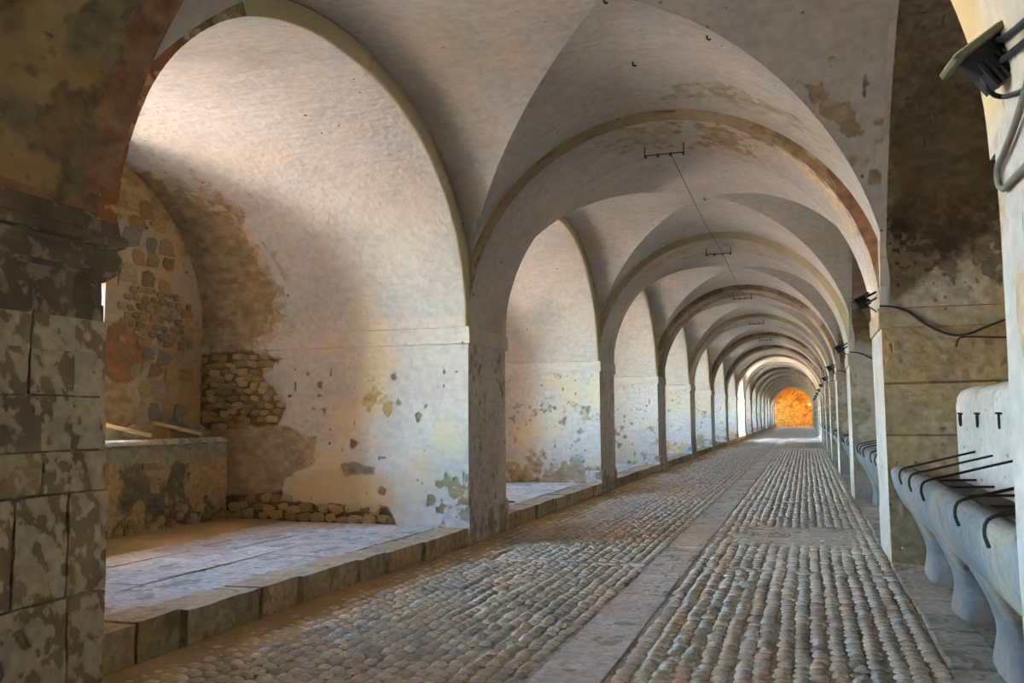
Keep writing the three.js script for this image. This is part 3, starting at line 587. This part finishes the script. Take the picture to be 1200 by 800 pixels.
for (let k = 0; k < 6; k++) for (const [x0, x1] of [[-3.95, -1.68], [-1.19, 0.78]]) for (let x = x0; x < x1 - 0.1;) { const l = Math.min(rr(0.26, 0.46), x1 - x), s = near(k) - 0.86; if (s > 4.5) part('band_stone', hewn(x + 0.008, x + l - 0.008, -0.08, 0.016 + rr(-0.004, 0.004), s + 0.01, s + 0.15, 0.02, 0.006), cobbleTints[Math.floor(rnd() * 4)], floor); x += l; }
part('mortar_patch', grid(24, 24, (p, q) => { const x = -1.15 + 1.9 * p, s = 11.2 + 2.3 * q, e = Math.min(p, 1 - p, q, 1 - q) * 6; return [x, -0.012 + 0.034 * clamp(e + 1.2 * (fbm(x * 3, s * 3, 3) - 0.5)), s, x, s]; }), tinted(M.slab, 1.1, 1.05, 1.0), floor);
// slabs in front of the mangers
reseed(63);
for (let k = -1; k < 8; k++) for (let s = far(k) - (k < 0 ? 0 : 0); s < near(k + 1) - 0.2;) { const l = Math.min(rr(0.45, 0.75), near(k + 1) - s); if (s > 3) part('paving_slab', hewn(0.80 + rr(-0.02, 0.01), 1.16 + rr(-0.03, 0.05), -0.1, 0.015 + rr(-0.008, 0.008), s + 0.014, s + l - 0.014, 0.025, 0.012), tinted(M.slab, ...tone([1, 0.95, 0.88], 0.72, 0.95)), floor); s += l; }

// ------------------------------------------------------------------ raised platforms of the bays: core, flagstones, kerb
reseed(29);
for (let k = -1; k <= LAST; k++) {
  const s0 = far(k), s1 = near(k + 1), t = thing('floor_platform', k < 0 ? 'raised bay platform behind the camera' : `raised stone platform with kerb in the ${nth(k)} left bay`, 'platform', 'structure', 'bay platforms');
  const bow = (s) => (k === 0 ? -0.20 * step(s1 - 0.6, s0, s) : 0), lift = (s) => (k === 0 ? 0.03 * step(s1, s0, s) : 0);
  part('platform_bed', grid(1, 14, (p, q) => { const s = s0 + (s1 - s0) * q; return [XB + (XL - 0.03 + bow(s) - XB) * p, PLAT - 0.02, s, p * 4, s]; }), M.ochreGrain, t);
  part('platform_bed', grid(1, 14, (p, q) => { const s = s0 + (s1 - s0) * q; return [XL - 0.06 + bow(s), (PLAT - 0.02) * p, s, p * 4, s]; }), M.ochreGrain, t);
  // kerb stones
  const cuts = k === 0 ? [4.27, 4.8, 5.24, 6.11, 6.63, 7.61, 8.13, 8.93, 10.26] : null, n = k < 6 ? 9 : 1, list = cuts || Array.from({ length: n + 1 }, (_, i) => s0 + (s1 - s0) * (i + (i && i < n ? rr(-0.25, 0.25) : 0)) / n);
  for (let i = 0; i < list.length - 1; i++) { const m = (list[i] + list[i + 1]) / 2, o = rr(-0.015, 0.012); part('kerb_stone', k < 6 ? worn(XL - 0.38 + bow(m) + o, XL + bow(m) + o, -0.05, PLAT + lift(m) + rr(-0.008, 0.006), list[i] + 0.008, list[i + 1] - 0.008, 0.016, 0.12) : box(XL - 0.38, XL, 0, PLAT, list[i], list[i + 1]), tinted(M.kerb, ...tone([1, 0.95, 0.87], 0.9, 1.08)), t); }
  if (k === 0) part('ochre_strip', grid(14, 50, (p, q) => { const s = s0 + (s1 - s0) * q, x = XB + 0.3 + 1.25 * p, e = 0.12 * (fbm(s * 1.7, 3, 3) - 0.5) + 0.12 * (fbm(x * 5, s * 5, 3) - 0.5); return [x, PLAT + 0.016 - 0.03 * step(0.62, 1.0, p + 2 * e) + 0.006 * (fbm(x * 4, s * 4, 3) - 0.5), s, x, s]; }), M.ochreGrain, t);  // raised ochre strip on the platform in front of the manger
  // flagstones, as far as they can be told apart
  if (k >= 0 && k < 3) {
    let x = XL - 0.39 + (k === 0 ? -0.2 : 0);
    for (let r = 0; x > XB + (k ? 0.4 : 1.45); r++) { const w = rr(0.42, 0.62); for (let s = s0; s < s1 - 0.05;) { const l = Math.min(rr(0.55, 1.15), s1 - s); const last = s1 - s - l < 0.25 ? s1 - s : l; part('flagstone', hewn(x - w + 0.003, x - 0.003 + (r === 0 && k === 0 ? 0.2 + bow(s + last / 2) + 0.0 : 0), PLAT - 0.1, PLAT + 0.004 + rr(-0.005, 0.003), s + 0.003, s + last - 0.003, 0.010, 0.007), tinted(M.flag, ...tone([1, 0.98, 0.95], 0.9, 1.08)), t); s += last; } x -= w; }
  } else part('flagstone_field', grid(1, 1, (p, q) => [XB + 1 + (XL - 0.38 - XB - 1) * p, PLAT + 0.003, s0 + (s1 - s0) * q, p * 4, q * 6]), M.flag, t);
}

// ------------------------------------------------------------------ exposed rubble of the first bay
function rubble(parent, test, u0, u1, v0, v1, du, dv, put, tints, squash = 0.3) {
  for (let v = v0, row = 0; v < v1; v += dv, row++) for (let u = u0 + (row % 2) * du / 2; u < u1; u += du) {
    const a = u + rr(-0.25, 0.25) * du, b = v + rr(-0.2, 0.2) * dv; if (test(a, b) < 0.01) continue;
    const m = part('rubble_stone', lumps[Math.floor(rnd() * lumps.length)], tints[Math.floor(rnd() * tints.length)], parent), w = du * rr(0.38, 0.62), h = dv * rr(0.4, 0.6), d = Math.min(w, h) * squash * rr(0.8, 1.3) + 0.012;
    put(m, a, b, w, h, d, rr(-0.25, 0.25));
  }
}
reseed(11);
const crossOne = scene.getObjectByName('wall_left_001'), backOne = scene.getObjectByName('wall_back_001');
const onCross = (m, u, v, w, h, d, t) => { m.position.set(u, v, -(10.26 - 0.004)); m.scale.set(w, h, d); m.rotation.z = t; };
rubble(crossOne, P.rubUp, -8.02, -6.6, 1.5, 2.52, 0.17, 0.095, onCross, rubbleTints, 0.5);
rubble(crossOne, P.base, -7.6, -5.0, 0.3, 0.62, 0.2, 0.12, onCross, rubbleTints, 0.5);
const backTest = (u, v) => { const l = Math.min(u - 8.6, 10.05 - u, v - 1.5, 4.55 - v, (10.2 - u) * 1.7 + 2.9 - v); return l + (fbm(u * 2 + 4, v * 2, 3) - 0.52) * 1.2 - 0.05; };
rubble(backOne, (u, v) => (v > 2.6 && v < 3.3 ? backTest(u, v) : -1), 8.55, 10.1, 2.6, 3.35, 0.16, 0.11, (m, u, v, w, h, d, t) => { m.position.set(XB - 0.002, v, -u); m.rotation.set(t, Math.PI / 2, 0, 'YXZ'); m.scale.set(w, h, d); }, [...rubbleTints, darkTints[0]], 0.5);
rubble(backOne, (u, v) => (v >= 3.3 || v < 2.6 ? backTest(u, v) - 0.06 : -1), 8.55, 10.1, 1.5, 4.6, 0.3, 0.24, (m, u, v, w, h, d, t) => { m.position.set(XB - 0.012, v, -u); m.rotation.set(t, Math.PI / 2, 0, 'YXZ'); m.scale.set(w, h, d); }, [...rubbleTints, darkTints[0]], 0.28);

// ------------------------------------------------------------------ manger in the first bay
{
  const t = thing('masonry_manger', 'old masonry manger with pale worn rim along the back of nearest bay', 'manger'), xf = -7.62, s0 = 4.3, s1 = 10.24;
  part('front_wall', grid(60, 12, (p, q) => { const s = s0 + (s1 - s0) * p, y = PLAT - 0.02 + (1.30 - PLAT) * q; return [xf + 0.035 * (fbm(s * 2.4, y * 2.4, 4) - 0.5) + 0.03 * (1 - q), y, s, s, y]; }), M.mangerOld, t);
  part('rim', grid(60, 6, (p, q) => { const s = s0 + (s1 - s0) * p, a = Math.PI * q; return [xf - 0.09 + (0.11 + 0.012 * fbm(s * 3, 4, 3)) * Math.cos(a), 1.29 + 0.07 * Math.sin(a) + 0.01 * fbm(s * 2, 1, 2), s, s, q * 0.35]; }), M.slab, t);
  part('inner_wall', grid(1, 1, (p, q) => [xf - 0.2, 0.9 + 0.4 * q, s0 + (s1 - s0) * p, p * 6, q]), M.mangerOld, t);
  part('basin_bottom', grid(1, 1, (p, q) => [XB + (xf - XB) * p, 1.2, s0 + (s1 - s0) * q, p, q * 6]), M.ochreGrain, t);
  reseed(8);
  for (let i = 0; i < 22; i++) { const m = part('rubble_stone', lumps[i % 7], rubbleTints[(i * 3) % 7], t), s = 7.9 + i * 0.105 + rr(-0.03, 0.03), y = 0.3 + 0.06 * (i % 3) * rr(0.5, 1.5); m.position.set(xf + 0.01, y, -s); m.scale.set(0.05, rr(0.05, 0.09), rr(0.06, 0.1)); }
  for (const [s, y, a, b] of [[8.55, 0.55, 0.13, 0.11]]) { const m = part('rubble_stone', lumps[3], rubbleTints[0], t); m.position.set(xf, y, -s); m.scale.set(0.05, b, a); }
  part('brick', hewn(xf - 0.05, xf + 0.028, 1.0, 1.075, 8.62, 8.86, 0.012, 0.004), flat(0x9a6a48), t);
  // things lying in it
  const beam = (name, label, pts) => { const A = new THREE.Vector3(pts[0][0], pts[0][1], -pts[0][2]), B = new THREE.Vector3(pts[1][0], pts[1][1], -pts[1][2]), g = new RoundedBoxGeometry(0.075, 0.05, A.distanceTo(B), 2, 0.012), m = single(name, boxUV(g), M.wood, label, 'wood'); m.position.copy(A).add(B).multiplyScalar(0.5); m.lookAt(B); };
  beam('wooden_beam', 'pale wooden beam lying on the old manger beside the dark pier', [[-7.98, 1.56, 8.35], [-7.62, 1.405, 8.78]]);
  beam('wooden_beam', 'pale wooden beam on the old manger between two grey boulders', [[-7.98, 1.57, 9.2], [-7.62, 1.41, 9.72]]);
  const boulder = (s, y, w, h, d, mat, label) => { const m = single('boulder', lumps[Math.floor(rnd() * 7)], mat, label, 'stone'); m.position.set(XB + 0.17, y, -s); m.scale.set(d, h, w); };
  boulder(9.0, 1.36, 0.3, 0.2, 0.16, rubbleTints[3], 'large brown boulder resting in the old manger');
  boulder(9.85, 1.38, 0.2, 0.22, 0.15, darkTints[0], 'rounded dark grey boulder at the end of the old manger');
}

// ------------------------------------------------------------------ stone mangers on the right
function makeManger() {
  const t = new THREE.Group(), L = near(1) - far(0) - 0.04;       // local: s runs 0..L from the near pier, x as in the world
  const notches = [4.98, 4.15, 3.3, 2.46, 1.66, 0.74], sup = [5.3, 3.6, 1.9, 0.3];
  const prof = [[1.06, 1.01], [1.0, 1.045], [0.94, 1.06], [0.885, 1.055], [0.855, 1.03], [0.842, 0.99], [0.848, 0.92], [0.868, 0.82], [0.91, 0.72], [0.97, 0.62], [1.05, 0.53], [1.15, 0.45], [1.28, 0.40], [1.5, 0.38]];
  part('basin', grid(110, prof.length - 1, (p, q) => {
    const s = L * p, i = Math.round(q * (prof.length - 1)); let [x, y] = prof[i];
    let n = 0; for (const c of notches) n = Math.max(n, Math.exp(-(((s - c + 0.05) / 0.035) ** 2))); if (i > 1 && i < 7) { x += 0.022 * n; y -= i < 4 ? 0.03 * n : 0; }
    x += 0.02 * (fbm(s * 2.1, i * 0.6, 3) - 0.5); y += 0.02 * (fbm(s * 1.7 + 9, i * 0.6, 3) - 0.5); return [x, y, s, s, i * 0.1];
  }), M.troughStone, t);
  part('basin_inside', grid(20, 4, (p, q) => { const s = L * p, i = Math.round(q * 4); const [x, y] = [[1.06, 1.03], [1.08, 0.9], [1.16, 0.84], [1.38, 0.84], [1.5, 0.92]][i]; return [x, y, s, s, i * 0.12]; }), M.troughStone, t);
  for (const c of sup) {
    const rows = 12, w = (y) => 0.29 + 0.05 * step(0.3, 0, y) + 0.5 * step(0.2, 0.80, y) ** 1.8, f = (y) => 1.1 - 0.03 * step(0.25, 0, y) - 0.17 * step(0.2, 0.82, y);
    part('support', grid(8, rows, (p, q) => { const y = 0.86 * q, W = w(y), F = f(y), i = Math.round(p * 8); const [x, s] = [[1.5, -W], [1.25, -W], [F + 0.06, -W * 0.96], [F + 0.01, -W * 0.75], [F, 0], [F + 0.01, W * 0.75], [F + 0.06, W * 0.96], [1.25, W], [1.5, W]][i]; return [x + 0.012 * (fbm(c + s * 3, y * 3, 3) - 0.5), y, clamp(c + s, 0.005, L - 0.005), s + x, y]; }), M.troughStone, t);
  }
  part('backboard', grid(24, 9, (p, q) => { const s = L * p, i = Math.round(q * 9); const [x, y] = [[1.5, 0], [1.5, 0.5], [1.5, 1.0], [1.5, 1.4], [1.5, 1.68], [1.515, 1.77], [1.56, 1.84], [1.66, 1.88], [1.9, 1.9], [2.38, 1.9]][i]; return [x + 0.008 * (fbm(s * 2, y * 2 + 4, 3) - 0.5), y + 0.02 * (fbm(s, 3, 2) - 0.5) * (y > 1.6 ? 1 : 0), s, s, y + Math.max(0, x - 1.5)]; }), M.rightWhite, t);
  notches.forEach((s, i) => {
    if (i !== 3) part('iron_rod', tube([[0.846, 0.93, s - 0.05], [0.828, 1.0, s - 0.045], [0.845, 1.065, s - 0.035], [0.90, 1.092, s - 0.02], [1.0, 1.115, s - 0.01], [1.25, 1.18, s], [1.5, 1.245, s]], 0.0105, 28, 7), M.iron, t);
    part('lower_rod', tube([[1.07, 0.965, s], [1.3, 0.975, s], [1.5, 0.98, s]], 0.012, 4, 6), M.iron, t);
  });
  for (const s of [5.59, 4.67, 3.71, 2.98, 2.1, 1.2]) {
    const r = part('tether_ring', new THREE.TorusGeometry(0.05, 0.010, 6, 14), M.iron, t); r.position.set(1.48, 1.545, -s); r.rotation.set(0.0, 0.5 + (s % 1) * 1.2, 0); r.scale.set(0.72, 1.2, 1);
    part('staple', tube([[1.52, 1.6, s - 0.03], [1.46, 1.605, s], [1.52, 1.6, s + 0.05]], 0.010, 6, 5), M.iron, r.parent);
  }
  t.userData.category = 'manger'; t.userData.group = 'stone mangers in the right niches'; return t;
}
const manger = makeManger();
for (let k = 0; k < 8; k++) { const m = k ? manger.clone() : manger; m.name = numbered('stone_manger'); m.position.set(0, 0, -far(k) - 0.02); m.userData = { ...manger.userData, label: k ? `pale stone manger with iron rods in the ${nth(k)} niche along the right wall` : 'nearest stone manger with iron rods and flared supports at right edge' }; scene.add(m); }

// ------------------------------------------------------------------ floodlights on the right piers and their cables
function makeFlood() {
  const t = new THREE.Group(), tip = new THREE.Group();
  const back = 0.16;
  const body = new THREE.CylinderGeometry(0.115, 0.055, back, 4, 1); body.rotateY(Math.PI / 4); body.scale(1, 1, 0.85); body.translate(0, -back / 2, 0);
  part('housing', boxUV(body), M.black, t);
  part('flange', boxUV(new RoundedBoxGeometry(0.25, 0.03, 0.20, 2, 0.008).translate(0, 0.012, 0)), M.olive, t);
  part('front_glass', boxUV(new THREE.BoxGeometry(0.2, 0.008, 0.15).translate(0, 0.03, 0)), M.glass, t);
  for (let i = 0; i < 5; i++) part('cooling_fin', boxUV(new THREE.BoxGeometry(0.012, 0.11, 0.13).translate(-0.05 + i * 0.025, -0.11, 0)), M.black, t);
  part('gear_box', boxUV(new RoundedBoxGeometry(0.08, 0.07, 0.09, 2, 0.01).translate(0.07, -0.1, 0)), M.black, t);
  return t;
}
const flood = makeFlood();
for (let k = 0; k < 11; k++) {
  const t = thing('floodlight', k === 0 ? 'large black floodlight on bracket at the top right corner' : `${nth(k - 1)} small black floodlight bracketed to the right piers beyond the large one`, 'floodlight', null, 'floodlights on the right piers');
  const h = k ? flood.clone() : flood, s = k ? near(k) + 0.35 : 3.8, x = k ? 0.62 : 0.695, y = k ? 2.93 : 3.045; h.name = 'lamp_head';
  h.position.set(x, y, -s); h.rotation.set(0, k ? 0.1 : 0.12, k ? 0.35 : 0.62, 'YXZ'); if (k) h.scale.setScalar(0.82); t.add(h);
  const w = XR - (k ? 0.0 : 0.02);
  const run = k ? 0.05 : 0.4;
  part('bracket_arm', tube([[x + 0.07, y + 0.02, s - 0.04], [x + 0.08, y + 0.0, s - 0.1], [w, y - 0.06 - (k ? -0.12 : 0), s - run]], k ? 0.014 : 0.016, 6, 6), M.black, t);
  part('bracket_arm', tube([[x + 0.08, y - 0.06, s - 0.02], [x + 0.09, y - 0.07, s - 0.1], [w, y - 0.13 - (k ? -0.12 : 0), s - run]], k ? 0.012 : 0.015, 6, 6), M.black, t);
  part('cable', tube(k ? [[x + 0.04, y - 0.1, s], [x + 0.12, y - 0.13, s - 0.02], [XR + 0.005, y - 0.22, s - 0.04], [XR - 0.006, y - 0.4, s - 0.05], [XR - 0.006, 2.78, s - 0.12]] : [[0.715, 2.96, 3.8], [0.72, 2.9, 3.8], [0.75, 2.87, 3.82], [0.785, 2.87, 3.86], [0.79, 2.82, 3.7], [0.79, 2.77, 3.5], [0.79, 2.77, 3.3]], k ? 0.008 : 0.011, 18, 6), M.cable, t);
}
single('power_cable', tube([[0.80, 2.78, 10.25], [0.95, 2.76, 10.235], [1.08, 2.7, 10.225], [1.25, 2.56, 10.22], [1.45, 2.45, 10.22], [1.6, 2.43, 10.215], [1.85, 2.52, 10.22], [2.2, 2.66, 10.23]], 0.013, 40, 6), M.cable, 'black cable sagging across the brown face of right pier', 'cable');
single('power_cable', tube([[1.53, 2.31, 10.225], [1.56, 2.40, 10.215], [1.68, 2.41, 10.215], [1.85, 2.40, 10.22], [2.3, 2.385, 10.225]], 0.011, 24, 6), M.cable, 'short dark cable looping below the sagging one on right pier', 'cable');
single('power_cable', tube([[0.792, 2.80, 3.42], [0.79, 2.734, 3.558], [0.785, 2.68, 3.67], [0.785, 2.635, 3.86], [0.787, 2.61, 4.0], [0.79, 2.56, 4.02], [0.79, 2.51, 3.93], [0.79, 2.505, 3.75], [0.79, 2.5, 3.55], [0.79, 2.5, 3.3]], 0.014, 50, 7), flat(0x6c6154, 0.7), 'grey conduit cable hanging on pale near right pier below floodlight', 'cable');
// cables along the cornices of the next right piers
for (let k = 2; k < 5; k++) single('power_cable', tube([[0.82, 2.79, near(k) - 0.02], [1.0, 2.76, near(k) - 0.03], [1.3, 2.6, near(k) - 0.03], [1.7, 2.46, near(k) - 0.03]], 0.013, 24, 6), M.cable, `thin black cable on the ${nth(k - 1)} right pier beyond the flaking brown one`, 'cable', null, 'cables on the right piers');
// the lit lamp near the far wall
{
  const t = thing('end_lamp', 'small glowing lamp on the right side by orange far wall', 'lamp'), s = END - 3.4;
  part('lamp_glass', new THREE.SphereGeometry(0.14, 12, 8).translate(0.45, 3.05, -s), new THREE.MeshStandardMaterial({ color: 0xffe0b0, emissive: 0xffc070, emissiveIntensity: 1 }), t);
  part('lamp_holder', tube([[0.45, 3.05, s], [0.65, 3.1, s], [0.9, 3.1, s]], 0.03, 6, 6), M.black, t);
  const p = new THREE.PointLight(0xffb868, 5, 0, 2); p.position.set(0.45, 3.05, -s); p.castShadow = true; scene.add(p);
}

// ------------------------------------------------------------------ wire brackets under the arches, the wire, hooks
for (let k = 1; k < 6; k++) {
  const s = near(k) + 0.9, y = 5.0, t = thing('wire_bracket', `thin iron bracket with insulators under the ${nth(k - 1)} full transverse arch`, 'bracket', null, 'wire brackets under the arches');
  part('hanger', tube([[-1.89, y, s], [-1.89, y + 0.06, s], [-1.89, 5.13, s]], 0.007, 4, 5), M.iron, t); part('hanger', tube([[-1.385, y, s], [-1.385, y + 0.06, s], [-1.385, 5.13, s]], 0.007, 4, 5), M.iron, t);
  part('crossbar', tube([[-1.9, y, s], [-1.64, y, s], [-1.375, y, s]], 0.007, 4, 5), M.iron, t);
  for (let i = 0; i < 4; i++) part('insulator', new THREE.LatheGeometry([[0, -0.03], [0.012, -0.03], [0.016, -0.018], [0.01, -0.008], [0.016, 0.004], [0.01, 0.016], [0, 0.018]].map((p) => new THREE.Vector2(...p)), 8).translate(-1.88 + i * 0.163, y - 0.005, -s), M.iron, t);
}
single('overhead_wire', tube([[-1.55, 4.99, near(1) + 0.9], [-1.55, 4.93, near(1) + 4.5], [-1.55, 4.99, near(2) + 0.9], [-1.55, 4.93, near(2) + 4.5], [-1.55, 4.99, near(3) + 0.9]], 0.005, 60, 5), M.iron, 'thin overhead wire strung between the arch brackets', 'wire');
for (const [x, y, s, l] of [[-1.58, 5.26, 8.71, 'small iron stub in the vault before the nearest full arch'], [XC + 0.05, 5.26, bayMid(0), 'small iron hook at the crown of the nearest vault'], [-0.75, 5.11, 7.98, 'small iron hook on the groin of the nearest vault'], [-1.5, 5.26, bayMid(1), 'small iron hook at crown of the second vault']]) single('ceiling_hook', tube([[x, y, s], [x, y - 0.03, s], [x + 0.015, y - 0.045, s], [x + 0.03, y - 0.035, s + 0.01]], 0.008, 10, 5), M.iron, l, 'hook');

// ------------------------------------------------------------------ small things on the ground
reseed(4);
{ const m = single('loose_stone', lumps[2], flat(0xd8d2c4), 'small white loose stone lying on the right cobbles', 'stone'); m.position.set(-0.594, 0.045, -8.5); m.scale.set(0.055, 0.03, 0.045); }
{ const g = new THREE.SphereGeometry(1, 8, 4); const m = single('fallen_leaf', g, flat(0x6a3428), 'dry red-brown leaf on the platform of second left bay', 'leaf'); m.position.set(-4.55, PLAT + 0.016, -13.4); m.scale.set(0.09, 0.014, 0.05); }
renderer.render(scene, camera);
